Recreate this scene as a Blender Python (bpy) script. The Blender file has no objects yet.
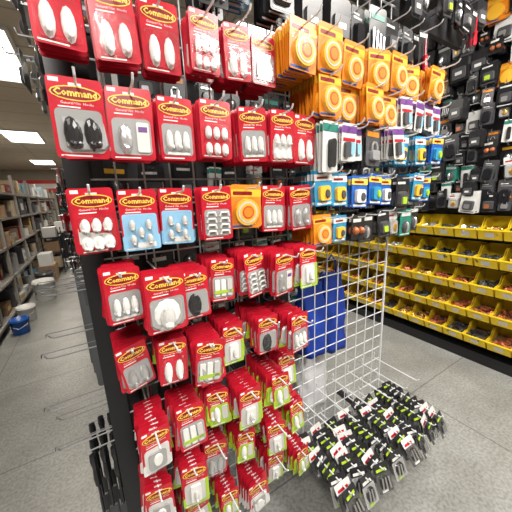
import bpy, math, random
from mathutils import Matrix, Vector
random.seed(7)
scene = bpy.context.scene
scene.view_settings.view_transform = 'Standard'
R = random.uniform

# ------------------------------------------------------------ materials
MATS = {}
def mat(name, col, rough=0.45, metal=0.0, noise=0.0, nscale=20, emit=0, alpha=1.0, bump=0.0):
    m = bpy.data.materials.new(name); m.use_nodes = True
    nt = m.node_tree; b = nt.nodes['Principled BSDF']
    b.inputs['Base Color'].default_value = (*col, 1)
    b.inputs['Roughness'].default_value = rough
    b.inputs['Metallic'].default_value = metal
    b.inputs['Alpha'].default_value = alpha
    if emit:
        b.inputs['Emission Color'].default_value = (*col, 1)
        b.inputs['Emission Strength'].default_value = emit
    if noise or bump:
        tc = nt.nodes.new('ShaderNodeTexCoord')
        n = nt.nodes.new('ShaderNodeTexNoise'); n.inputs['Scale'].default_value = nscale
        n.inputs['Detail'].default_value = 4
        nt.links.new(tc.outputs['Object'], n.inputs['Vector'])
        if noise:
            r = nt.nodes.new('ShaderNodeValToRGB')
            r.color_ramp.elements[0].position = .3; r.color_ramp.elements[1].position = .7
            r.color_ramp.elements[0].color = (*[c*(1-noise) for c in col], 1)
            r.color_ramp.elements[1].color = (*[min(1, c*(1+noise)) for c in col], 1)
            nt.links.new(n.outputs['Fac'], r.inputs['Fac'])
            nt.links.new(r.outputs['Color'], b.inputs['Base Color'])
        if bump:
            bp = nt.nodes.new('ShaderNodeBump'); bp.inputs['Strength'].default_value = bump
            bp.inputs['Distance'].default_value = .01
            nt.links.new(n.outputs['Fac'], bp.inputs['Height'])
            nt.links.new(bp.outputs['Normal'], b.inputs['Normal'])
    MATS[name] = m
    return m
mat('card_red', (.48,.010,.026), .28, noise=.16, nscale=30)
mat('card_darkred', (.22,.006,.012), .35)
mat('logo_yellow', (.90,.58,.08), .4)
mat('white_plastic', (.80,.80,.78), .25)
mat('inner_white', (.58,.57,.55), .35)
mat('inner_grey', (.34,.34,.34), .3)
mat('text_white', (.80,.78,.75), .5)
mat('black_plastic', (.015,.015,.018), .2)
mat('silver', (.70,.70,.72), .28, .8)
mat('card_green', (.38,.56,.03), .35)
mat('card_lblue', (.25,.50,.72), .35)
mat('card_orange', (.78,.24,.015), .35)
mat('tape_yellow', (.90,.48,.04), .3)
mat('tape_red', (.60,.07,.02), .4)
mat('card_blue', (.015,.10,.40), .35)
mat('card_cyan', (.03,.27,.50), .35)
mat('card_black', (.018,.018,.02), .3, noise=.3, nscale=40)
mat('card_dgrey', (.07,.07,.075), .35)
mat('card_white', (.68,.68,.66), .4)
mat('card_brown', (.26,.16,.09), .7, noise=.15)
mat('card_tan', (.38,.30,.20), .7, noise=.1)
mat('card_teal', (.02,.20,.15), .4)
mat('brass', (.75,.45,.13), .35, .8)
mat('copper', (.55,.17,.07), .4, .5)
mat('wire_white', (.68,.69,.71), .3)
mat('wire_grey', (.22,.22,.23), .5, .3)
mat('wire_chrome', (.38,.38,.40), .3, .8)
mat('frame_black', (.012,.012,.014), .35)
mat('board_dark', (.045,.045,.05), .6, noise=.2, nscale=15)
mat('bin_yellow', (.92,.66,.02), .4, noise=.05, nscale=8)
mat('bag_blue', (.01,.05,.38), .5, noise=.35, nscale=9, bump=.6)
mat('bag_white', (.75,.75,.78), .4, noise=.1, nscale=14, bump=.5)
mat('grey_board', (.10,.105,.11), .4)
mat('wall_paint', (.42,.38,.32), .8, noise=.06, nscale=3)
mat('shelf_metal', (.30,.28,.25), .5)
mat('lamp_emit', (1,.97,.9), .5, emit=6)
mat('lamp_frame', (.7,.7,.68), .4)
mat('sign_red', (.6,.02,.02), .5)
mat('purple', (.16,.05,.25), .4)

def clear_mat():
    m = bpy.data.materials.new('clear_blister'); m.use_nodes = True
    nt = m.node_tree; nt.nodes.clear()
    o = nt.nodes.new('ShaderNodeOutputMaterial'); t = nt.nodes.new('ShaderNodeBsdfTransparent')
    g = nt.nodes.new('ShaderNodeBsdfGlossy'); g.inputs['Roughness'].default_value = .16
    tc = nt.nodes.new('ShaderNodeTexCoord'); n = nt.nodes.new('ShaderNodeTexNoise'); n.inputs['Scale'].default_value = 25
    bp = nt.nodes.new('ShaderNodeBump'); bp.inputs['Strength'].default_value=.3; bp.inputs['Distance'].default_value=.01
    nt.links.new(tc.outputs['Object'], n.inputs['Vector']); nt.links.new(n.outputs['Fac'], bp.inputs['Height'])
    nt.links.new(bp.outputs['Normal'], g.inputs['Normal'])
    mx = nt.nodes.new('ShaderNodeMixShader'); mx.inputs[0].default_value = .09
    nt.links.new(t.outputs[0], mx.inputs[1]); nt.links.new(g.outputs[0], mx.inputs[2])
    nt.links.new(mx.outputs[0], o.inputs[0]); MATS['clear'] = m
clear_mat()

def tile_mat(name, c1, c2, cm, w, h, mortar, rough, noise_amt=.15, nscale=6, spk=None):
    m = bpy.data.materials.new(name); m.use_nodes = True
    nt = m.node_tree; b = nt.nodes['Principled BSDF']; b.inputs['Roughness'].default_value = rough
    tc = nt.nodes.new('ShaderNodeTexCoord')
    br = nt.nodes.new('ShaderNodeTexBrick'); br.offset = 0; br.squash = 1
    br.inputs['Scale'].default_value = 1; br.inputs['Brick Width'].default_value = w
    br.inputs['Row Height'].default_value = h; br.inputs['Mortar Size'].default_value = mortar
    br.inputs['Color1'].default_value = (*c1,1); br.inputs['Color2'].default_value = (*c2,1); br.inputs['Mortar'].default_value = (*cm,1)
    nt.links.new(tc.outputs['Object'], br.inputs['Vector'])
    n = nt.nodes.new('ShaderNodeTexNoise'); n.inputs['Scale'].default_value = nscale; n.inputs['Detail'].default_value = 8
    n.inputs['Roughness'].default_value=.65
    nt.links.new(tc.outputs['Object'], n.inputs['Vector'])
    r = nt.nodes.new('ShaderNodeValToRGB'); r.color_ramp.elements[0].position=.3; r.color_ramp.elements[1].position=.7
    a = 1-noise_amt
    r.color_ramp.elements[0].color = (a,a*.97,a*.93,1); r.color_ramp.elements[1].color = (1,1,1,1)
    nt.links.new(n.outputs['Fac'], r.inputs['Fac'])
    mx = nt.nodes.new('ShaderNodeMix'); mx.data_type='RGBA'; mx.blend_type='MULTIPLY'; mx.inputs[0].default_value=1
    nt.links.new(br.outputs['Color'], mx.inputs[6]); nt.links.new(r.outputs['Color'], mx.inputs[7])
    out = mx.outputs[2]
    if spk:
        n2 = nt.nodes.new('ShaderNodeTexNoise'); n2.inputs['Scale'].default_value = 70; n2.inputs['Detail'].default_value=3
        nt.links.new(tc.outputs['Object'], n2.inputs['Vector'])
        r2 = nt.nodes.new('ShaderNodeValToRGB'); r2.color_ramp.elements[0].position=.35; r2.color_ramp.elements[1].position=.6
        r2.color_ramp.elements[0].color=(spk,spk,spk,1)
        nt.links.new(n2.outputs['Fac'], r2.inputs['Fac'])
        m2 = nt.nodes.new('ShaderNodeMix'); m2.data_type='RGBA'; m2.blend_type='MULTIPLY'; m2.inputs[0].default_value=1
        nt.links.new(out, m2.inputs[6]); nt.links.new(r2.outputs['Color'], m2.inputs[7]); out = m2.outputs[2]
    nt.links.new(out, b.inputs['Base Color'])
    MATS[name] = m
tile_mat('floor_mat', (.37,.375,.36), (.35,.355,.345), (.19,.19,.18), .9, .9, .004, .38, .36, 3.2, .66)
tile_mat('ceiling_mat', (.60,.54,.45), (.57,.51,.43), (.35,.32,.28), 1.2, .6, .012, .8, .08, 9)

# ------------------------------------------------------------ mesh builder
class MB:
    def __init__(s): s.v=[]; s.f=[]; s.m=[]
    def add(s, vs, fs, m):
        o=len(s.v); s.v.extend(vs)
        for f in fs: s.f.append([i+o for i in f])
        s.m.extend([m]*len(fs) if isinstance(m,str) else m)
    def stamp(s, t, M):
        o=len(s.v)
        s.v.extend([M@v for v in t.v]); s.f.extend([[i+o for i in f] for f in t.f]); s.m.extend(t.m)
    def box(s, x0,x1,y0,y1,z0,z1, m, M=None):
        vs=[Vector((x,y,z)) for z in (z0,z1) for y in (y0,y1) for x in (x0,x1)]
        if M: vs=[M@v for v in vs]
        s.add(vs,[(0,2,3,1),(4,5,7,6),(0,1,5,4),(2,6,7,3),(0,4,6,2),(1,3,7,5)],m)
    def prism(s, out, y0, y1, m, taper=1.0, cz=0):
        n=len(out)
        vs=[Vector((x*taper,y0,(z-cz)*taper+cz)) for x,z in out]+[Vector((x,y1,z)) for x,z in out]
        fs=[tuple(range(n)),tuple(range(2*n-1,n-1,-1))]+[(i,i+n,(i+1)%n+n,(i+1)%n) for i in range(n)]
        s.add(vs,fs,m)
    def dome(s, cx, cz, rx, rz, y, d, m, n=12, rings=3):
        vs=[]; fs=[]
        for k in range(rings):
            a=math.pi/2*k/rings
            for i in range(n):
                t=2*math.pi*i/n
                vs.append(Vector((cx+rx*math.cos(a)*math.cos(t), y-d*math.sin(a), cz+rz*math.cos(a)*math.sin(t))))
        vs.append(Vector((cx,y-d,cz))); top=len(vs)-1
        for k in range(rings-1):
            for i in range(n):
                j=(i+1)%n; fs.append((k*n+i,k*n+j,(k+1)*n+j,(k+1)*n+i))
        for i in range(n): fs.append(((rings-1)*n+i,(rings-1)*n+(i+1)%n,top))
        s.add(vs,fs,m)
    def tube(s, pts, r, m, n=6):
        pts=[Vector(p) for p in pts]; vs=[]; fs=[]
        for k,p in enumerate(pts):
            d=(pts[min(k+1,len(pts)-1)]-pts[max(k-1,0)]).normalized()
            a=d.orthogonal().normalized() if k==0 else (a-d*a.dot(d)).normalized()
            b=d.cross(a)
            for i in range(n):
                t=2*math.pi*i/n; vs.append(p+a*(r*math.cos(t))+b*(r*math.sin(t)))
        for k in range(len(pts)-1):
            for i in range(n):
                j=(i+1)%n; fs.append((k*n+i,k*n+j,(k+1)*n+j,(k+1)*n+i))
        fs.append(tuple(range(n))[::-1]); fs.append(tuple(range((len(pts)-1)*n,len(pts)*n)))
        s.add(vs,fs,m)
    def lathe(s, prof, M, m, n=14):
        vs=[]; fs=[]
        for r,z in prof:
            for i in range(n):
                t=2*math.pi*i/n; vs.append(M@Vector((r*math.cos(t),r*math.sin(t),z)))
        for k in range(len(prof)-1):
            for i in range(n):
                j=(i+1)%n; fs.append((k*n+i,k*n+j,(k+1)*n+j,(k+1)*n+i))
        s.add(vs,fs,m)
    def obj(s, name, smooth=False, loc=None, parent=None):
        me=bpy.data.meshes.new(name)
        off=Vector(loc) if loc else Vector((0,0,0))
        me.from_pydata([tuple(v-off) for v in s.v],[],s.f)
        used=sorted(set(s.m)); idx={k:i for i,k in enumerate(used)}
        for k in used: me.materials.append(MATS[k])
        me.polygons.foreach_set('material_index',[idx[k] for k in s.m])
        if smooth: me.polygons.foreach_set('use_smooth',[True]*len(s.f))
        me.update()
        o=bpy.data.objects.new(name,me); o.location=off
        scene.collection.objects.link(o)
        if parent: o.parent=parent
        return o

def rrect(x0,x1,z0,z1,r,k=3):
    pts=[]
    for cx,cz,a0 in ((x1-r,z1-r,0),(x0+r,z1-r,90),(x0+r,z0+r,180),(x1-r,z0+r,270)):
        for i in range(k+1):
            a=math.radians(a0+90*i/k); pts.append((cx+r*math.cos(a),cz+r*math.sin(a)))
    return pts
def ell(cx,cz,rx,rz,n=16):
    return [(cx+rx*math.cos(2*math.pi*i/n),cz+rz*math.sin(2*math.pi*i/n)) for i in range(n)]

def text_t(txt, size, m, off=0):
    cu=bpy.data.curves.new('t','FONT'); cu.body=txt; cu.size=size; cu.align_x='CENTER'; cu.align_y='CENTER'; cu.resolution_u=1
    cu.offset=off
    o=bpy.data.objects.new('t',cu); scene.collection.objects.link(o)
    bpy.context.view_layer.update()
    me=bpy.data.meshes.new_from_object(o.evaluated_get(bpy.context.evaluated_depsgraph_get()))
    b=MB(); b.add([Vector((v.co.x,0,v.co.y)) for v in me.vertices],[tuple(p.vertices) for p in me.polygons],m)
    bpy.data.objects.remove(o); bpy.data.meshes.remove(me); return b
LOGO=text_t('Command',.0175,'logo_yellow',.0006)
ADH=text_t('General Use  Hooks',.0075,'text_white')

# ------------------------------------------------------------ pack templates (front = -y, origin at hang hole)
def hook_shape(b, cx, cz, rx, rz, m, y=-.003):
    b.dome(cx,cz,rx,rz,y,.010,m)
    b.dome(cx,cz-rz*.62,rx*.6,rz*.28,y-.007,.010,m,8,2)

def red_card(b, w, h, full, body='inner_white', bottom='card_red', ptop=.42, logo=True):
    x=w/2; zt=.014; zb=zt-h
    out=rrect(-x,x,zb,zt,.008)
    b.prism(out,-.001,.0005,'card_red')
    b.box(-.012,.012,-.0013,-.0010,-.003,.003,'card_white')
    zs=zt-h*ptop
    if body: b.prism(rrect(-x*.86,x*.86,zb+.012,zs,.010),-.0016,-.001,body)
    if bottom!='card_red': b.prism(rrect(-x,x,zb,zb+h*.26,.006),-.0014,.0008,bottom)
    if full:
        lz=zt-h*.19
        b.prism(ell(0,lz,x*.92,.0150),-.0018,-.001,'logo_yellow')
        b.prism(ell(0,lz,x*.87,.0125),-.0022,-.0016,'card_darkred')
        b.stamp(LOGO,Matrix.Translation((0,-.0026,lz))@Matrix.Scale(w/.095,4))
        b.stamp(ADH,Matrix.Translation((0,-.0014,lz-.020)))
        b.box(-x*.7,x*.1,-.0014,-.001,lz-.029,lz-.0265,'text_white')
        b.box(-x*.9,-x*.55,-.0014,-.001,zt-.012,zt-.004,'text_white')
        b.box(-x*.85,x*.3,-.0019,-.0012,zb+.004,zb+.007,'text_white')
        b.prism(rrect(-x*.88,x*.88,zb+.010,zs+.002,.012),-.018,-.0015,'clear',.92,(zb+zs)/2)
    else:
        b.prism(rrect(-x*.84,x*.84,zb+.014,zs,.010,1),-.009,-.001,body if body!='card_red' else 'inner_white',.9,(zb+zs)/2)
    return zb,zs

def T(kind, full=True):
    b=MB()
    W,H=.092,.156
    if kind=='oval2':
        zb,zs=red_card(b,W,H,full,'card_red')
        c=(zb+zs)/2
        for sx in (-.018,.018): hook_shape(b,sx,c,.0135,.036,'white_plastic')
    elif kind=='oval3':
        zb,zs=red_card(b,W,H,full,'inner_grey')
        c=(zb+zs)/2
        for sx in (-.022,0,.022): hook_shape(b,sx,c+.004,.0095,.026,'white_plastic')
        b.box(-.03,.03,-.004,-.001,zb+.014,zb+.02,'white_plastic')
    elif kind=='small6':
        zb,zs=red_card(b,W,H,full,'card_red')
        for sx in (-.024,0,.024):
            for sz in (.27,.75): hook_shape(b,sx,zb+(zs-zb)*sz,.010,.018,'white_plastic')
    elif kind=='black2':
        zb,zs=red_card(b,.104,.165,full,'inner_grey',ptop=.38)
        for sx in (-.018,.020):
            hook_shape(b,sx,(zb+zs)/2,.0155,.036,'black_plastic')
    elif kind=='black1':
        zb,zs=red_card(b,W,H,full,'inner_grey')
        hook_shape(b,-.006,(zb+zs)/2,.022,.038,'black_plastic')
    elif kind=='silver1':
        zb,zs=red_card(b,.098,.162,full,'inner_grey')
        hook_shape(b,-.016,(zb+zs)/2,.016,.034,'silver')
        b.prism(rrect(.010,.038,zb+.018,zs-.008,.004),-.0045,-.0016,'card_white')
        b.box(.014,.034,-.005,-.0045,zs-.03,zs-.018,'purple')
    elif kind=='silver2':
        zb,zs=red_card(b,W,H,full,'inner_grey')
        for sx in (-.018,.018): hook_shape(b,sx,(zb+zs)/2,.014,.034,'silver')
    elif kind=='strips':
        zb,zs=red_card(b,W,H,full,'inner_grey')
        for k in range(3): b.prism(rrect(-.032+.023*k,-.014+.023*k,zb+.02,zs-.01,.004),-.006-.002*k,-.0016,'white_plastic' if k<2 else 'inner_white')
        b.box(-.036,.036,-.010,-.009,zb+.030,zb+.042,'card_green')
    elif kind=='bigoval':
        zb,zs=red_card(b,.10,.16,full,'inner_grey')
        b.dome(-.002,(zb+zs)/2,.036,.044,-.003,.008,'white_plastic')
        hook_shape(b,-.002,(zb+zs)/2-.004,.018,.032,'inner_white',-.010)
    elif kind=='lblue':
        zb,zs=red_card(b,W,H,full,'card_lblue','card_lblue')
        b.prism(rrect(-.042,.042,zb,zs+.004,.006),-.0018,.001,'card_lblue')
        for sx,sz in ((-.02,.3),(.02,.3),(-.02,.72),(.02,.72),(0,.5)):
            hook_shape(b,sx,zb+(zs-zb)*sz,.008,.015,'inner_white')
        if full: b.prism(rrect(-.012,.034,zb+.006,zb+.02,.003),-.003,-.0018,'card_white')
    elif kind=='clips':
        zb,zs=red_card(b,W,H,full,'inner_grey')
        for i in range(4):
            z=zb+.022+i*.018
            for sx in (-.02,.02):
                b.tube([(sx-.014,-.006,z-.005),(sx-.010,-.009,z+.006),(sx+.010,-.009,z+.006),(sx+.014,-.006,z-.005)],.0035,'white_plastic',5)
    elif kind=='green2':
        zb,zs=red_card(b,W*.95,H,full,'inner_white','card_green')
        b.prism(rrect(W*.36,W*.49,zb,zs,.004),-.0020,.0009,'card_green')
        c=(zb+zs)/2+.006
        b.prism(rrect(-.018,.018,c-.032,c+.030,.006),-.010,-.001,'white_plastic')
        hook_shape(b,0,c-.006,.009,.018,'inner_white',-.010)
    elif kind=='green1':
        zb,zs=red_card(b,W*.85,H*.88,full,'card_green','card_green')
        hook_shape(b,-.010,(zb+zs)/2+.006,.012,.028,'white_plastic')
        b.prism(rrect(.008,.028,zb+.022,zs-.008,.004),-.004,-.0016,'inner_white')
    elif kind=='pale':
        zb,zs=red_card(b,W,H,full,'card_white','card_white')
        b.prism(rrect(-.028,.028,(zb+zs)/2-.032,(zb+zs)/2+.03,.01),-.008,-.001,'inner_grey')
        b.prism(ell(0,(zb+zs)/2,.016,.024),-.012,-.006,'white_plastic',.8,(zb+zs)/2)
    elif kind=='orange':
        w,h=.104,.132; zt=.014; zb=zt-h
        b.prism(rrect(-w/2,w/2,zb,zt,.008),-.001,.0005,'card_orange')
        b.prism(rrect(-w/2,w/2,zt-.036,zt-.014,.003),-.0016,-.001,'tape_yellow')
        b.box(-w/2+.004,w/2-.03,-.0018,-.001,zb+.004,zb+.010,'card_blue')
        cz=zt-.082
        b.prism(ell(0,cz,.041,.041,20),-.014,-.001,'tape_yellow',.97,cz)
        if full:
            b.prism(ell(0,cz,.033,.033,20),-.0155,-.013,'inner_white',1,cz)
            b.prism(ell(0,cz,.027,.027,20),-.0165,-.015,'tape_yellow',1,cz)
            b.prism(ell(0,cz,.020,.020,14),-.0175,-.016,'tape_red',1,cz)
            b.prism(ell(0,cz,.015,.015,14),-.0182,-.017,'card_orange',1,cz)
            b.prism(rrect(-.045,.02,zt-.031,zt-.020,.003),-.0022,-.0012,'card_darkred')
            b.prism(rrect(-.044,.044,cz-.044,cz+.044,.02),-.026,-.0015,'clear',.9,cz)
    elif kind in ('blue','cyan','bluered'):
        w,h=.085,.12; zt=.012; zb=zt-h
        c={'blue':'card_blue','cyan':'card_cyan','bluered':'card_blue'}[kind]
        b.prism(rrect(-w/2,w/2,zb,zt,.006),-.001,.0005,c)
        b.prism(rrect(-w/2,w/2,zt-.034,zt-.012,.003),-.002,-.001,'logo_yellow' if kind!='cyan' else 'text_white')
        b.prism(rrect(-.026,.022,zb+.018,zb+.068,.008),-.014,-.001,'tape_yellow' if kind=='cyan' else ('card_white' if kind=='bluered' else 'card_cyan'))
        b.prism(ell(.006,zb+.04,.012,.018,10),-.020,-.010,'card_dgrey' if kind!='blue' else 'card_green',.8,zb+.04)
        if full: b.box(-.03,.02,-.003,-.0018,zt-.028,zt-.020,'card_darkred')
        b.prism(rrect(-w*.4,w*.4,zb+.004,zb+.012,.003),-.002,-.001,'text_white')
    elif kind=='whitep':
        w,h=.075,.12; zt=.012; zb=zt-h
        b.prism(rrect(-w/2,w/2,zb,zt,.006),-.001,.0005,'card_white')
        b.prism(rrect(-w/2,w/2,zt-.03,zt-.008,.003),-.002,-.001,'purple')
        b.prism(rrect(-.026,.0,zb+.012,zb+.06,.005),-.012,-.001,'card_dgrey')
        b.prism(rrect(.006,.026,zb+.02,zb+.06,.005),-.008,-.001,'card_lblue')
        b.box(-.03,.03,-.003,-.001,zb+.064,zb+.074,'card_red')
    elif kind.startswith('dark'):
        v=int(kind[4:]); w,h=.10,.15; zt=.012; zb=zt-h
        base=['card_black','card_black','card_dgrey','card_black','card_teal','card_white','card_black','card_black'][v]
        acc=['card_white','silver','card_red','card_green','card_white','silver','tape_yellow','copper'][v]
        b.prism(rrect(-w/2,w/2,zb,zt,.008),-.001,.0005,base)
        if v%2==0:
            b.prism(rrect(-w*.4,w*.4,zt-.040,zt-.022,.003),-.002,-.001,acc)
            b.dome(0,zb+.05,.032,.036,-.001,.020,'card_dgrey')
            b.dome(0,zb+.05,.012,.030,-.012,.012,'silver')
        else:
            b.prism(rrect(-w*.4,w*.2,zt-.034,zt-.024,.002),-.002,-.001,'card_white')
            b.prism(rrect(-.034,.034,zb+.02,zb+.085,.012),-.016,-.001,'card_dgrey',.85,zb+.05)
            b.prism(rrect(-.02,.012,zb+.03,zb+.06,.005),-.020,-.012,acc)
        b.box(-w*.4,w*.4,-.002,-.001,zb+.006,zb+.012,'card_white' if v in(1,4,6) else 'card_dgrey')
    elif kind.startswith('misc'):
        v=int(kind[4:])
        if v==0:
            w,h=.06,.21; zt=.012; zb=zt-h
            b.prism(rrect(-w/2,w/2,zb,zt,.006),-.001,.0005,'card_black')
            b.lathe([(0,0),(.011,.004),(.013,.03),(.009,.06),(.012,.075),(.004,.08),(.004,.15),(0,.152)],Matrix.Translation((0,-.014,zb+.015)),'card_red',8)
            b.box(-.025,.025,-.002,-.001,zt-.03,zt-.012,'card_white')
        elif v==1:
            w,h=.08,.13; zt=.012; zb=zt-h
            b.prism(rrect(-w/2,w/2,zt-.045,zt,.004),-.001,.0005,'card_white')
            b.box(-w*.4,w*.1,-.002,-.001,zt-.03,zt-.022,'card_red')
            b.prism(rrect(-w*.46,w*.46,zb,zt-.045,.012),-.012,.001,'inner_grey',.8,zb+.04)
            b.dome(.006,zb+.04,.02,.028,-.010,.008,'brass')
        elif v==2:
            w,h=.085,.14; zt=.012; zb=zt-h
            b.prism(rrect(-w/2,w/2,zb,zt,.006),-.001,.0005,'card_dgrey')
            b.prism(rrect(-.022,.022,zb+.02,zb+.055,.005),-.018,-.001,'silver')
            b.tube([(-.015,-.009,zb+.055),(-.015,-.009,zb+.075),(-.008,-.009,zb+.086),(.008,-.009,zb+.086),(.015,-.009,zb+.075),(.015,-.009,zb+.055)],.0035,'silver')
            b.box(-.035,.035,-.002,-.001,zt-.032,zt-.014,'card_orange')
        elif v==3:
            w,h=.09,.12; zt=.012; zb=zt-h
            b.prism(rrect(-w/2,w/2,zb,zt,.006),-.001,.0005,'card_black')
            b.dome(-.018,zb+.045,.018,.020,-.001,.022,'copper'); b.dome(.022,zb+.045,.016,.018,-.001,.022,'copper')
            b.box(-.035,.02,-.002,-.001,zt-.034,zt-.018,'text_white')
        elif v==4:
            w,h=.075,.16; zt=.012; zb=zt-h
            b.prism(rrect(-w/2,w/2,zb,zt,.006),-.001,.0005,'card_white')
            b.prism(rrect(-.012,.012,zb+.015,zb+.105,.01),-.018,-.001,'card_black')
            b.box(-.037,.037,-.002,-.0008,zt-.032,zt-.008,'card_teal')
        elif v==5:
            w,h=.12,.2; zt=.012; zb=zt-h
            b.prism(rrect(-w/2,w/2,zb,zt-.03,.02),-.03,.001,'card_black',.85,zb+.08)
            b.prism(rrect(-w*.35,w*.35,zb+.02,zb+.10,.012),-.040,-.02,'card_dgrey',.9,zb+.06)
            b.box(-.015,.015,-.001,.001,zt-.04,zt,'card_black'); b.box(-.02,.02,-.041,-.039,zb+.05,zb+.07,'card_white')
        elif v==6:
            w,h=.085,.17; zt=.012; zb=zt-h
            b.prism(rrect(-w/2,w/2,zb,zt,.01),-.001,.0005,'card_dgrey')
            b.prism(rrect(-.03,.03,zb+.015,zb+.11,.02),-.022,-.001,'black_plastic',.85,zb+.06)
            b.box(-.03,.03,-.002,-.001,zt-.045,zt-.036,'silver'); b.box(-.03,.01,-.002,-.001,zt-.030,zt-.024,'card_white')
        elif v==7:
            w,h=.10,.19; zt=.012; zb=zt-h
            b.prism(rrect(-w/2,w/2,zb,zt,.01),-.001,.0005,'card_black')
            for k in range(4): b.tube([(-.03+.02*k,-.008,zb+.015),(-.03+.02*k,-.008,zb+.10-.008*k)],.005,'silver',6)
            b.box(-.04,.04,-.002,-.001,zt-.05,zt-.03,'card_teal')
    elif kind.startswith('bag'):
        v=int(kind[3:]); w,h=.078,.105; zt=.012; zb=zt-h
        b.prism(rrect(-w/2,w/2,zt-.036,zt,.005),-.001,.0005,['card_black','card_black','card_black','card_white'][v])
        b.prism(rrect(-w/2,w/2,zb,zt-.034,.005),-.001,.0005,['card_dgrey','inner_grey','card_dgrey','card_dgrey'][v])
        b.prism(rrect(-w*.38,w*.30,zt-.030,zt-.020,.002),-.002,-.001,['card_green','card_white','card_green','card_red'][v])
        b.dome(0,zb+.036,.028,.028,-.001,.010,'card_black',10,2)
        for i in range(3):
            b.tube([(-.020+.02*i,-.010,zb+.015),(-.016+.016*i,-.014,zb+.056)],.0035,'silver',5)
        b.prism(rrect(-w*.44,w*.44,zb+.004,zt-.038,.01),-.018,-.0015,'clear',.85,zb+.035)
        b.prism(rrect(-w*.3,w*.1,zb+.004,zb+.014,.002),-.003,-.001,['card_white','card_green','card_white','card_white'][v])
    return b
TC={}
def tmpl(k,full=True):
    if (k,full) not in TC: TC[(k,full)]=T(k,full)
    return TC[(k,full)]

D=.90
def hook(b, p0, d, L, mt='wire_chrome', r=.0026):
    p0=Vector(p0); d=Vector(d)
    up=Vector((0,0,1))
    b.tube([p0,p0+d*(L-.012),p0+d*L+up*.004,p0+d*(L+.006)+up*.014],r,mt,6)
    b.tube([p0+up*.006,p0+d*.006+up*.028,p0+up*.036],.0022,mt,5)
def double_hook(b, p0, d, L):
    hook(b,p0,d,L,'wire_grey',r=.0024); p0=Vector(p0); d=Vector(d); up=Vector((0,0,.020))
    b.tube([p0+up,p0+up+d*(L+.01)],.0014,'wire_grey',5)
    s=d.cross(Vector((0,0,1)))*.010
    e=p0+up+d*(L+.012)
    b.add([e-s-up*.5,e+s-up*.5,e+s,e-s],[(0,1,2,3)],'inner_grey')

def stack(name, kind, X, Ztop, n, yf=None, sp=.013, jit=1.0, L=None, panel=D, sc=1.0, alt=None):
    b=MB(); yf=yf if yf is not None else R(.70,.75)
    zh=Ztop-.014
    hl = (L if L else panel-yf+R(.03,.08))
    hook(b,(X,panel,zh+.002),(0,-1,0),hl,'wire_white')
    yaw=random.gauss(0,2.5)*jit
    for i in range(n):
        y=yf+i*sp
        if y>panel-.012: break
        t=tmpl(kind if not(alt and i>2 and i%3==0) else alt, i==0)
        M=(Matrix.Translation((X+R(-.003,.003)*jit,y,zh))@Matrix.Rotation(math.radians(random.gauss(0,1.8)*jit),4,'Y')
           @Matrix.Rotation(math.radians(yaw+random.gauss(0,2.5)*jit),4,'Z')@Matrix.Rotation(math.radians(R(-5,3)),4,'X')@Matrix.Scale(sc,4))
        b.stamp(t,M)
    return b.obj(name,loc=(X,panel,zh))

PK='adhesive_hook_pack_stack'
rows=[
 (1.905,.72,.75,[(.002,'oval2',5),(.102,'oval2',6),(.203,'oval2',6),(.31,'small6',6),(.405,'oval2',9),(.50,'oval3',9)]),
 (1.70,.71,.75,[(.012,'black2',3),(.112,'silver1',4),(.216,'oval3',5),(.325,'small6',6),(.44,'oval3',10),(.535,'small6',10),(.63,'oval2',11)]),
 (1.485,.72,.76,[(.003,'small6',3),(.105,'lblue',3),(.205,'lblue',4),(.305,'clips',4),(.52,'oval3',4),(.62,'silver2',5)]),
 (1.28,.69,.76,[(.035,'oval3',7),(.215,'black1',8),(.32,'strips',10),(.42,'clips',10),(.52,'silver1',10),(.63,'green2',10)]),
 (1.065,.66,.75,[(.045,'silver2',9),(.145,'oval2',9),(.24,'strips',10),(.345,'green2',14),(.455,'black1',12),(.565,'oval3',12)]),
 (.845,.67,.78,[(.06,'pale',9),(.16,'strips',8),(.26,'green1',9),(.36,'green2',9),(.475,'green1',11),(.585,'green2',11)]),
 (.63,.68,.78,[(.055,'pale',9),(.155,'green2',10),(.255,'silver2',10),(.365,'green1',10),(.475,'green2',11),(.59,'green1',10)]),
 (.42,.68,.78,[(.07,'pale',8),(.17,'green2',9),(.28,'green1',9),(.39,'pale',9),(.50,'green2',9),(.61,'green1',9)]),
]
for ri,(z,ya,yb,lst) in enumerate(rows):
    for ci,(X,k,n) in enumerate(lst):
        jz=.006 if ri<3 else .020
        s_=.96 if ri<3 else R(.84,.95)
        if ri==0 and ci>=3: s_=.86
        stack(PK,k,X+(R(-.006,.006) if ri>3 else 0),z+R(-jz,jz),n,yf=R(ya,yb),sp=R(.014,.017) if ri>2 else .014,jit=1.1 if ri<3 else 2.0,
              sc=s_,alt=random.choice(['green1','green2','green2','pale']) if ri>3 else None)
stack(PK,'bigoval',.13,1.275,5,yf=.675)
stack('mounting_tape_pack_stack','orange',.415,1.485,4,yf=.74,sc=1.0)
for X,n in ((.60,13),(.70,12),(.84,6),(.96,6),(1.08,6),(1.20,7),(1.34,5)):
    stack('mounting_tape_pack_stack','orange',X,1.945+R(-.012,.012),n,yf=R(.68,.73))
for X,k,n in ((.71,'orange',12),(.83,'orange',8),(.94,'orange',7),(1.05,'orange',7),(1.16,'whitep',8),(1.25,'whitep',8),(1.34,'whitep',8),(1.42,'whitep',6)):
    stack('mounting_tape_pack_stack' if k=='orange' else 'glue_pack_stack',k,X,1.82+R(-.01,.01),n,yf=R(.69,.73))
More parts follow.
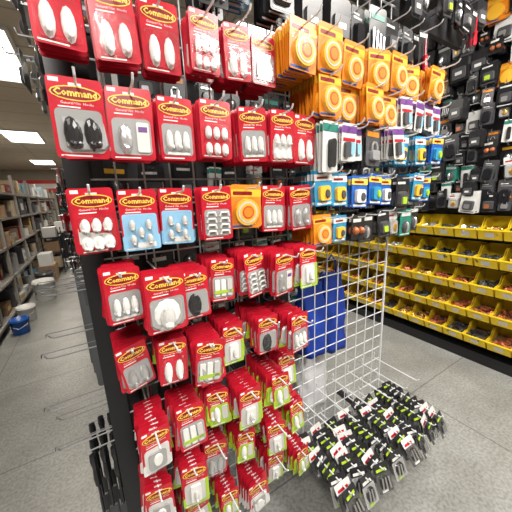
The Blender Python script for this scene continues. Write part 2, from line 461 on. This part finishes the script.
for X,k,n in ((.71,'misc4',9),(.79,'whitep',9),(.88,'whitep',9),(.97,'misc2',8),(1.07,'whitep',9),(1.17,'cyan',9),(1.28,'cyan',8),(1.37,'blue',7),(1.43,'cyan',7)):
    stack('glue_pack_stack',k,X,1.685+R(-.01,.01),n,yf=R(.67,.73),sp=.016)
for X,k,n in ((.71,'cyan',8),(.80,'cyan',8),(.90,'bluered',7),(1.0,'blue',8),(1.10,'bluered',7),(1.20,'dark3',7),(1.31,'cyan',7),(1.41,'blue',7)):
    stack('glue_pack_stack',k,X,1.52+R(-.01,.01),n,yf=R(.68,.74),sp=.017)
for X,k,n in ((.72,'orange',8),(.82,'cyan',8),(.92,'misc3',6),(1.01,'dark0',7),(1.10,'dark3',6),(1.19,'misc1',6),(1.28,'dark4',6),(1.37,'dark0',6)):
    stack('small_hardware_pack_stack',k,X,1.37+R(-.01,.01),n,yf=R(.72,.76),sp=.018,sc=.85)
# black pouches and cards above the tape packs
for X,k,n in ((.36,'misc7',4),(.47,'cyan',6),(.59,'dark1',4),(.71,'misc5',3),(.84,'misc5',3),(.96,'misc6',4),(1.06,'misc7',4),(1.17,'dark1',4),(1.28,'misc6',4),(1.38,'misc0',4)):
    stack('tool_pouch_stack',k,X,2.13+R(-.01,.01),n,yf=R(.76,.80),sp=.03,sc=.9)

# small bagged parts bottom right
for j,X in enumerate((.70,.80,.90,1.00,1.10,1.20,1.30,1.37)):
    b=MB(); zh=.30+R(-.01,.01); L=.37
    hook(b,(X,D,zh),(0,-1,0),L,'wire_white',.0032)
    tl=R(-40,-24)
    for i in range(10):
        y=.55+i*.032+R(-.005,.005)
        M=(Matrix.Translation((X+R(-.003,.003),y,zh))@Matrix.Rotation(math.radians(random.gauss(0,5)),4,'Y')
           @Matrix.Rotation(math.radians(random.gauss(0,9)),4,'Z')@Matrix.Rotation(math.radians(tl+R(-7,7)),4,'X'))
        b.stamp(tmpl('bag%d'%random.choice([0,1,1,2,2,3])),M)
    b.obj('bagged_hardware_stack',loc=(X,D,zh))
for X,Z in ((.74,.47),(.86,.47),(.98,.47),(1.10,.47),(1.22,.47),(1.33,.47)):
    b=MB(); hook(b,(X,D,Z),(0,-1,0),.26,'wire_white',.003); b.obj('display_hook',loc=(X,D,Z))

# ------------------------------------------------------------ front grid panel
b=MB(); x0,x1,z0,z1=.0,1.395,.06,2.28
p=.0762
n=int(round((x1-x0)/p))
for i in range(n+1):
    x=x0+(x1-x0)*i/n; b.tube([(x,D+.004,z0),(x,D+.004,z1)],.0028 if 0<i<n else .006,'wire_white',6)
m=int(round((z1-z0)/p))
for i in range(m+1):
    z=z0+(z1-z0)*i/m; b.tube([(x0,D+.009,z),(x1,D+.009,z)],.0028 if 0<i<m else .005,'wire_white',6)
for x in (.03,1.37):
    if x<.5: b.box(x-.02,x+.02,D+.016,D+.05,0,2.25,'frame_black')
    b.box(x-.015,x+.015,D-.02,D+.30,0,.03,'frame_black')
b.box(1.36,1.38,D+.013,D+.03,0,.12,'frame_black')
b.obj('wire_grid_display_panel')

# spine pegboard with its black end post
b=MB()
b.box(-.03,.0,D+.02,5.6,.10,2.25,'board_dark')
b.box(-.045,.012,D-.01,D+.03,0,2.3,'frame_black')
b.box(-.06,.02,D+.02,5.6,0,.10,'frame_black')
for y in (2.1,3.3,4.5,5.6): b.box(-.04,.02,y-.02,y+.02,0,2.3,'frame_black')
GON=b.obj('pegboard_gondola')
b=MB()
for Z,Y,L in ((1.185,.98,.13),(1.17,1.15,.15),(.99,.97,.15),(.98,1.15,.16),(.82,.96,.17),(.66,.97,.17),(.665,1.12,.18)):
    double_hook(b,(-.03,Y,Z),(-1,0,0),L)
b.obj('price_tag_hooks',parent=GON)
b=MB()
for i,(Y,Z0,Z1,w) in enumerate(((1.20,.70,1.16,.050),(1.27,.70,1.16,.055),(1.34,.68,1.15,.065),(1.41,.68,1.15,.07),(1.48,.66,1.15,.08))):
    b.prism([(x,z) for x,z in rrect(-.03-w,-.032,Z0,Z1,.012)],Y,Y+.012,'grey_board')
    b.box(-.03-w+.01,-.045,Y-.002,Y,Z1-.1,Z1-.03,'card_dgrey')
    b.tube([(-.03,Y+.006,Z1-.02),(-.12,Y+.006,Z1-.02)],.0025,'wire_grey')
b.obj('sanding_sheet_display',parent=GON)
b=MB()
for i in range(9):
    Y=.96+(i//3)*.07; X=-.055-(i%3)*.032; top=.62+R(-.02,.02)
    M=Matrix.Translation((X,Y,0))
    b.lathe([(.0,top),(.010,top-.004),(.012,top-.03),(.008,top-.06),(.011,top-.10),(.009,top-.13),(.004,top-.14),(.004,top-.28),(.0,top-.285)],M,'black_plastic',10)
    b.box(X-.014,X+.014,Y-.004,Y+.004,top-.42,top-.26,'card_dgrey')
for k in range(3):
    b.tube([(-.03,.96+k*.07,.625),(-.14,.96+k*.07,.625)],.0025,'wire_grey')
b.obj('hand_tool_rack',parent=GON)

def wall_packs(name, Xw, y0, y1, zs, sp, kinds, depth, facing=-1, plane='x', nst=3, s0=.85, s1=1.25, parent=None, jz=.02, gap=.03):
    b=MB()
    for zi,z in enumerate(zs):
        y=y0+R(0,.05)
        while y<y1:
            k=random.choice(kinds); nn=random.randint(max(1,nst-1),nst+1); dd=depth+R(-.05,.03)
            sc=R(s0,s1); zz=z+R(-jz,jz)
            for i in range(nn):
                if plane=='x':
                    M=Matrix.Translation((Xw+facing*(dd-i*.022),y,zz))@Matrix.Rotation(math.radians(90*facing+random.gauss(0,7)),4,'Z')
                else:
                    M=Matrix.Translation((y,Xw-(dd-i*.022),zz))@Matrix.Rotation(math.radians(random.gauss(0,5)),4,'Z')
                b.stamp(tmpl(k,False),M@Matrix.Rotation(math.radians(random.gauss(0,3)),4,'Y')@Matrix.Scale(sc,4))
            if plane=='x': b.tube([(Xw,y,zz),(Xw+facing*(dd+.04),y,zz),(Xw+facing*(dd+.045),y,zz+.015)],.003,'wire_chrome',5)
            else: b.tube([(y,Xw,zz),(y,Xw-(dd+.04),zz)],.003,'wire_chrome',5)
            y+=sp*sc+R(0,gap)
    return b.obj(name,parent=parent)
dk=['dark0','dark1','dark2','dark3','dark4','dark6','dark7','dark0','dark1','dark3','misc0','misc1','misc2','misc3','misc4','misc5','misc5','misc6','misc6','misc7']
wall_packs('hanging_tool_packs',-.03,3.0,5.5,[1.75,1.55,1.35,1.15,.95],.17,dk+['oval2','oval2'],.17,parent=GON)
wall_packs('hanging_tool_packs',-.03,1.0,1.7,[2.3,2.1,1.92],.16,['dark0','dark1','dark2'],.07,nst=1,s0=.6,s1=.8,parent=GON)
b=MB(); b.box(-.60,-.06,7.60,7.64,.08,1.62,'board_dark')
for x in (-.60,-.10): b.box(x,x+.04,7.58,7.66,0,1.65,'frame_black'); b.box(x,x+.04,7.35,7.9,0,.04,'frame_black')
RK=b.obj('aisle_display_rack')
wall_packs('hanging_bag_packs',7.60,-.55,-.08,[1.6,1.38,1.16,.94,.72,.5,.3],.15,['dark2','misc5','oval2','dark0','misc0','dark6','misc7'],.16,plane='y',s0=1.0,s1=1.4,parent=RK)

# second panel behind
b=MB(); b.box(.02,1.22,1.52,1.55,.08,2.3,'board_dark')
b.box(.02,.06,1.50,1.57,0,2.3,'frame_black'); b.box(1.18,1.22,1.50,1.57,0,2.3,'frame_black')
PB=b.obj('pegboard_panel')
wall_packs('hanging_hardware_packs',1.52,.1,1.2,[2.2,2.0,1.8,1.6,1.4,1.2,1.0,.8,.6,.4],.12,dk+['green2','blue'],.16,plane='y',parent=PB)

def bag(name,X,Y,z0,z1,w,d,m):
    bb=MB(); nz=14; nx=24
    vs=[];fs=[]
    for k in range(nz+1):
        t=k/nz; z=z0+(z1-z0)*t
        ww=w*(.86+.18*math.sin(t*2.2+.5)); dd=d*(1-.75*t**2)
        for i in range(nx):
            a=2*math.pi*i/nx; r=1+.09*math.sin(5*a+k*.6)+.04*math.sin(9*a-k)+R(-.03,.03)
            ca,sa=math.cos(a),math.sin(a)
            vs.append(Vector((X+ww*r*abs(ca)**.6*(1 if ca>0 else -1),Y+dd*r*abs(sa)**.7*(1 if sa>0 else -1),z+(.02*math.cos(3*a) if k==nz else 0))))
    for k in range(nz):
        for i in range(nx):
            j=(i+1)%nx; fs.append((k*nx+i,k*nx+j,(k+1)*nx+j,(k+1)*nx+i))
    fs.append(tuple(range(nx))[::-1]); fs.append(tuple(range(nz*nx,(nz+1)*nx)))
    bb.add(vs,fs,m)
    bb.tube([(X-w*.5,Y,z1-.01),(X-w*.4,Y,z1+.08),(X,Y,z1+.12),(X+w*.4,Y,z1+.08),(X+w*.5,Y,z1-.01)],.006,m)
    return bb.obj(name,True)
bag('blue_tote_bag',1.04,1.14,.50,.93,.09,.08,'bag_blue')
bag('blue_tote_bag',1.25,1.18,.44,.95,.09,.08,'bag_blue')
b=MB()
for X,Y,Z in ((1.04,1.14,1.045),(1.25,1.18,1.065)): hook(b,(X,D+.012,Z),(0,1,0),.28)
b.obj('bag_hook')
bag('white_plastic_sack',1.15,1.27,0,.40,.12,.09,'bag_white')

# ------------------------------------------------------------ right wall : yellow bins
XB=2.55; XW=2.82
def bin_t():
    b=MB(); w,d,h=.15,.25,.15; t=.004
    prof=[(0.010,0),(d,0),(d,h),(.13,h),(.085,.085),(-.022,.078)]
    for x in (-w/2,w/2-t):
        n=len(prof)
        vs=[Vector((x,y,z)) for y,z in prof]+[Vector((x+t,y,z)) for y,z in prof]
        b.add(vs,[tuple(range(n)),tuple(range(2*n-1,n-1,-1))]+[(i,(i+1)%n,(i+1)%n+n,i+n) for i in range(n)],'bin_yellow')
    b.box(-w/2,w/2,.012,d,0,t,'bin_yellow'); b.box(-w/2,w/2,d-t,d,0,h,'bin_yellow')
    vs=[Vector(v) for v in ((-w/2,.010,0),(w/2,.010,0),(w/2,-.022,.078),(-w/2,-.022,.078),(-w/2,.015,0),(w/2,.015,0),(w/2,-.016,.078),(-w/2,-.016,.078))]
    b.add(vs,[(0,1,2,3),(5,4,7,6),(3,2,6,7),(0,4,5,1),(0,3,7,4),(1,5,6,2)],'bin_yellow')
    b.box(-w/2-.003,w/2+.003,-.028,-.016,.073,.082,'bin_yellow')
    vs=[Vector(v) for v in ((-.028,.0015,.018),(.028,.0015,.018),(.028,-.0145,.056),(-.028,-.0145,.056))]
    b.add(vs,[(0,1,2,3)],'card_white')
    return b
BT=bin_t()
b=MB(); c=MB()
zrows=[1.05,.83,.61,.39,.17]
for zi,z in enumerate(zrows):
    y=-.6
    while y<7:
        M=Matrix.Translation((XB,y,z))@Matrix.Rotation(math.radians(-90+R(-1.5,1.5)),4,'Z')@Matrix.Rotation(math.radians(3),4,'X')
        b.stamp(BT,M)
        mt=random.choice(['card_dgrey','card_dgrey','card_black','silver','brass'] if zi<2 else ['copper','copper','copper','brass','card_dgrey'])
        if y<5:
            c.box(-.069,.069,.015,.24,.006,R(.04,.05),'card_black' if zi<3 else 'card_brown',M)
            for q in range(16):
                px,py,pz=R(-.055,.055),R(.0,.19),.05+R(0,.022)
                MM=M@Matrix.Translation((px,py,pz))@Matrix.Rotation(R(0,6),4,'Z')@Matrix.Rotation(R(.8,2.2),4,'X')
                c.lathe([(.009,-.018),(.014,-.016),(.014,-.004),(.011,0),(.011,.012),(.015,.014),(.015,.02),(.008,.02)],MM,mt,8)
        y+=.158
BINS=b.obj('yellow_parts_bins')
c.obj('pipe_fittings',parent=BINS)
b=MB()
for z in zrows:
    b.box(XB+.252,XB+.262,-.7,7.1,z-.01,z+.17,'frame_black')
    b.box(XB+.03,XB+.25,-.7,7.1,z-.012,z-.006,'frame_black')
b.box(XB+.04,XW-.01,-.7,7.1,0,.09,'frame_black')
b.obj('bin_rack',parent=BINS)
HW=wall_packs('hanging_hardware_packs',XW-.006,-.4,7,[1.40,1.50,1.62,1.74,1.86,2.0,2.14,2.28,2.42,2.56,2.70,2.86],.098,
           dk+['dark5','misc1','misc4','misc3','misc2','misc6','misc7','orange','misc6','dark1'],.22,s0=.65,s1=1.2,jz=.03,gap=.015)
b=MB(); b.box(XW-.005,XW+.008,-.8,12,1.22,2.9,'board_dark'); b.obj('pegboard_back',parent=HW)
# ------------------------------------------------------------ topper board above the grid
b=MB(); b.box(.45,2.15,.97,1.0,2.30,2.9,'board_dark')
b.box(.47,.50,.93,.97,2.29,2.9,'frame_black'); b.box(1.33,1.36,.93,.97,2.29,2.9,'frame_black')
OB=b.obj('overhead_pegboard')
wall_packs('hanging_tool_packs',.97,.5,2.1,[2.84,2.66,2.50,2.38],.12,['dark0','dark1','misc0','misc5','misc5','misc2','dark3','misc6','misc7'],.12,plane='y',parent=OB,nst=2,s0=.7,s1=1.0)

# ------------------------------------------------------------ left aisle shelving
b=MB(); s=MB()
SX0,SX1=-1.75,-1.03
levels=[.12,.52,.92,1.3,1.66]
for y in [2.4+1.2*i for i in range(9)]:
    for x in (SX0+.02,SX1-.02): b.box(x-.02,x+.02,y-.02,y+.02,0,1.95,'shelf_metal')
for z in levels: b.box(SX0,SX1,2.4,12.0,z-.03,z,'shelf_metal')
b.box(SX0-.02,SX0,2.4,12,0,1.9,'shelf_metal')
SU=b.obj('shelving_unit')
cols=['card_brown','card_tan','card_tan','card_white','inner_white','card_dgrey','card_dgrey','inner_grey','card_brown','inner_grey','card_black','card_tan','card_white','card_dgrey','card_darkred','card_lblue']
for z in levels:
    y=2.5
    while y<11.8:
        w=R(.10,.38); h=R(.08,.30); d=R(.3,.62); m_=random.choice(cols)
        if random.random()<.6:
            x=SX1+.02-R(0,.16)
            M=Matrix.Translation((x,y+w/2,z))@Matrix.Rotation(R(-.2,.2),4,'Z')
            s.box(-d,0,-w/2+.01,w/2-.01,0,h,m_,M)
            s.box(0,.001,-w/4,w/4,h*.3,h*.7,random.choice(['card_white','tape_yellow','inner_grey']),M)
        else:
            r=min(w/2,.09)
            for k in range(2):
                M=Matrix.Translation((SX1-.0-r-k*(2.1*r),y+w/2,z))
                s.lathe([(0,0),(r*.96,0),(r,.006),(r*.97,.02),(r*.97,h*.8),(r,h*.82),(r,h*.86),(r*.85,h*.86),(0,h*.85)],M,m_)
        y+=w+R(0,.12)
s.obj('shelf_stock',parent=SU)
def bucket(name,x,y,r,h,m_):
    b=MB(); M=Matrix.Translation((x,y,0))
    b.lathe([(0,0),(r*.86,0),(r*.9,.01),(r*.97,h*.85),(r*1.05,h*.86),(r*1.05,h*.9),(r,h*.91),(r,h),(r*.93,h),(r*.8,.02),(0,.02)],M,m_,20)
    b.tube([(x-r*1.05,y,h*.88),(x-r*.8,y-r*.8,h*.6),(x,y-r*1.12,h*.45),(x+r*.8,y-r*.8,h*.6),(x+r*1.05,y,h*.88)],.004,'wire_chrome')
    b.obj(name,True)
bucket('plastic_bucket',-.90,3.95,.09,.18,'card_blue')
bucket('plastic_bucket',-.90,4.35,.10,.20,'card_white')
bucket('paint_bucket',-.80,5.2,.14,.32,'white_plastic')
bucket('paint_bucket',-.84,5.75,.13,.34,'card_dgrey')
b=MB(); b.box(-1.0,-.75,6.3,6.8,0,.32,'card_brown'); b.box(-1.0,-.752,6.52,6.58,.3205,.322,'tape_yellow')
b.box(-.98,-.78,6.35,6.7,.322,.55,'card_white'); b.obj('cardboard_box')
b=MB()
for z in (.12,.45,.78): b.box(-.98,-.66,7.1,7.7,z-.02,z,'frame_black')
for x in (-.98,-.68):
    for y in (7.1,7.68): b.box(x,x+.02,y,y+.02,.06,.95,'frame_black'); b.lathe([(0,-.01),(.03,-.01),(.03,.01),(0,.01)],Matrix.Translation((x+.01,y+.01,.03))@Matrix.Rotation(math.pi/2,4,'Y'),'card_dgrey',10)
b.box(-.95,-.70,7.15,7.4,.12,.36,'card_tan'); b.box(-.94,-.72,7.42,7.64,.12,.32,'card_white'); b.box(-.95,-.70,7.2,7.5,.45,.68,'card_brown'); b.box(-.95,-.72,7.2,7.6,.78,.98,'inner_white')
b.obj('utility_cart')
b=MB()
b.box(-1.0,-.62,9.0,9.5,.0,.7,'card_black'); b.box(-1.0,-.62,9.0,9.5,.71,.74,'shelf_metal'); b.box(-.9,-.7,9.1,9.4,.74,1.0,'inner_white')
b.obj('checkout_counter')
b=MB(); 
for z in (.1,.5,.9,1.3,1.7): b.box(-.25,1.8,12.6,13.0,z-.03,z,'shelf_metal')
b.box(-.25,1.8,13.0,13.03,0,2.0,'shelf_metal')
for z in (.1,.5,.9,1.3):
    x=-.2
    while x<1.7:
        w=R(.1,.25); b.box(x,x+w-.01,12.62,12.95,z,z+R(.15,.33),random.choice(cols)); x+=w
b.obj('shelving_unit')

# ------------------------------------------------------------ room shell
def slab(name,x0,x1,y0,y1,z0,z1,m_):
    b=MB(); b.box(x0,x1,y0,y1,z0,z1,m_); return b.obj(name)
slab('floor',-3.2,2.95,-4,15.1,-.05,0,'floor_mat')
slab('ceiling',-3.2,2.95,-4,15.1,2.92,2.97,'ceiling_mat')
slab('wall_right',2.83,2.95,-4,15.1,0,2.92,'wall_paint')
slab('wall_left',-3.2,-3.1,-4,15.1,0,2.92,'wall_paint')
slab('wall_back',-3.1,2.83,15,15.1,0,2.92,'wall_paint')
slab('wall_front',-3.1,2.83,-4,-3.9,0,2.92,'wall_paint')
b=MB(); b.box(-2.6,.1,14.9,14.98,2.0,2.5,'sign_red'); b.box(-2.2,-.3,14.89,14.9,2.15,2.35,'text_white'); b.obj('store_sign')
b=MB(); b.box(-1.2,-.2,14.93,14.99,0,2.0,'frame_black'); b.box(-1.12,-.28,14.92,14.93,.1,1.95,'card_dgrey')
b.box(-.36,-.33,14.88,14.92,.9,1.15,'silver'); b.obj('door_1')

def troffer(x,y,w,l,power,col=(1,.96,.90)):
    b=MB()
    b.box(x-w/2-.03,x+w/2+.03,y-l/2-.03,y-l/2,2.89,2.918,'lamp_frame'); b.box(x-w/2-.03,x+w/2+.03,y+l/2,y+l/2+.03,2.89,2.918,'lamp_frame')
    b.box(x-w/2-.03,x-w/2,y-l/2,y+l/2,2.89,2.918,'lamp_frame'); b.box(x+w/2,x+w/2+.03,y-l/2,y+l/2,2.89,2.918,'lamp_frame')
    b.box(x-w/2,x+w/2,y-l/2,y+l/2,2.905,2.918,'lamp_emit')
    b.obj('ceiling_light')
    L=bpy.data.lights.new('troffer_light','AREA'); L.shape='RECTANGLE'; L.size=w; L.size_y=l; L.energy=power; L.color=col
    o=bpy.data.objects.new('troffer_light',L); o.location=(x,y,2.885); scene.collection.objects.link(o)
wm=(1,.90,.76)
troffer(-.70,3.9,.6,1.2,42,wm); troffer(-1.0,7.9,.6,1.2,45,wm); troffer(-1.15,12.2,.6,1.2,45,wm)
troffer(-.4,-.9,.6,1.2,76); troffer(1.5,-.9,.6,1.2,78); troffer(1.75,.15,.5,.8,28); troffer(1.6,2.9,.6,1.2,38); troffer(1.6,5.4,.6,1.2,35); troffer(1.6,9,.6,1.2,35)

w=bpy.data.worlds.new('World'); scene.world=w; w.use_nodes=True
w.node_tree.nodes['Background'].inputs[0].default_value=(.9,.95,1,1); w.node_tree.nodes['Background'].inputs[1].default_value=.3

# ------------------------------------------------------------ camera
psi,th,ro=math.radians(30.7),math.radians(12.5),math.radians(2.5)
fwd=Vector((math.sin(psi)*math.cos(th),math.cos(psi)*math.cos(th),-math.sin(th)))
r0=Vector((math.cos(psi),-math.sin(psi),0)); u0=r0.cross(fwd)
up=u0*math.cos(ro)+r0*math.sin(ro); rt=r0*math.cos(ro)-u0*math.sin(ro)
M=Matrix((( rt.x,up.x,-fwd.x,0),(rt.y,up.y,-fwd.y,0),(rt.z,up.z,-fwd.z,1.45),(0,0,0,1)))
cd=bpy.data.cameras.new('camera'); cd.sensor_width=36; cd.lens=36*270/512; cd.clip_start=.02
co=bpy.data.objects.new('camera',cd); co.matrix_world=M; scene.collection.objects.link(co); scene.camera=co
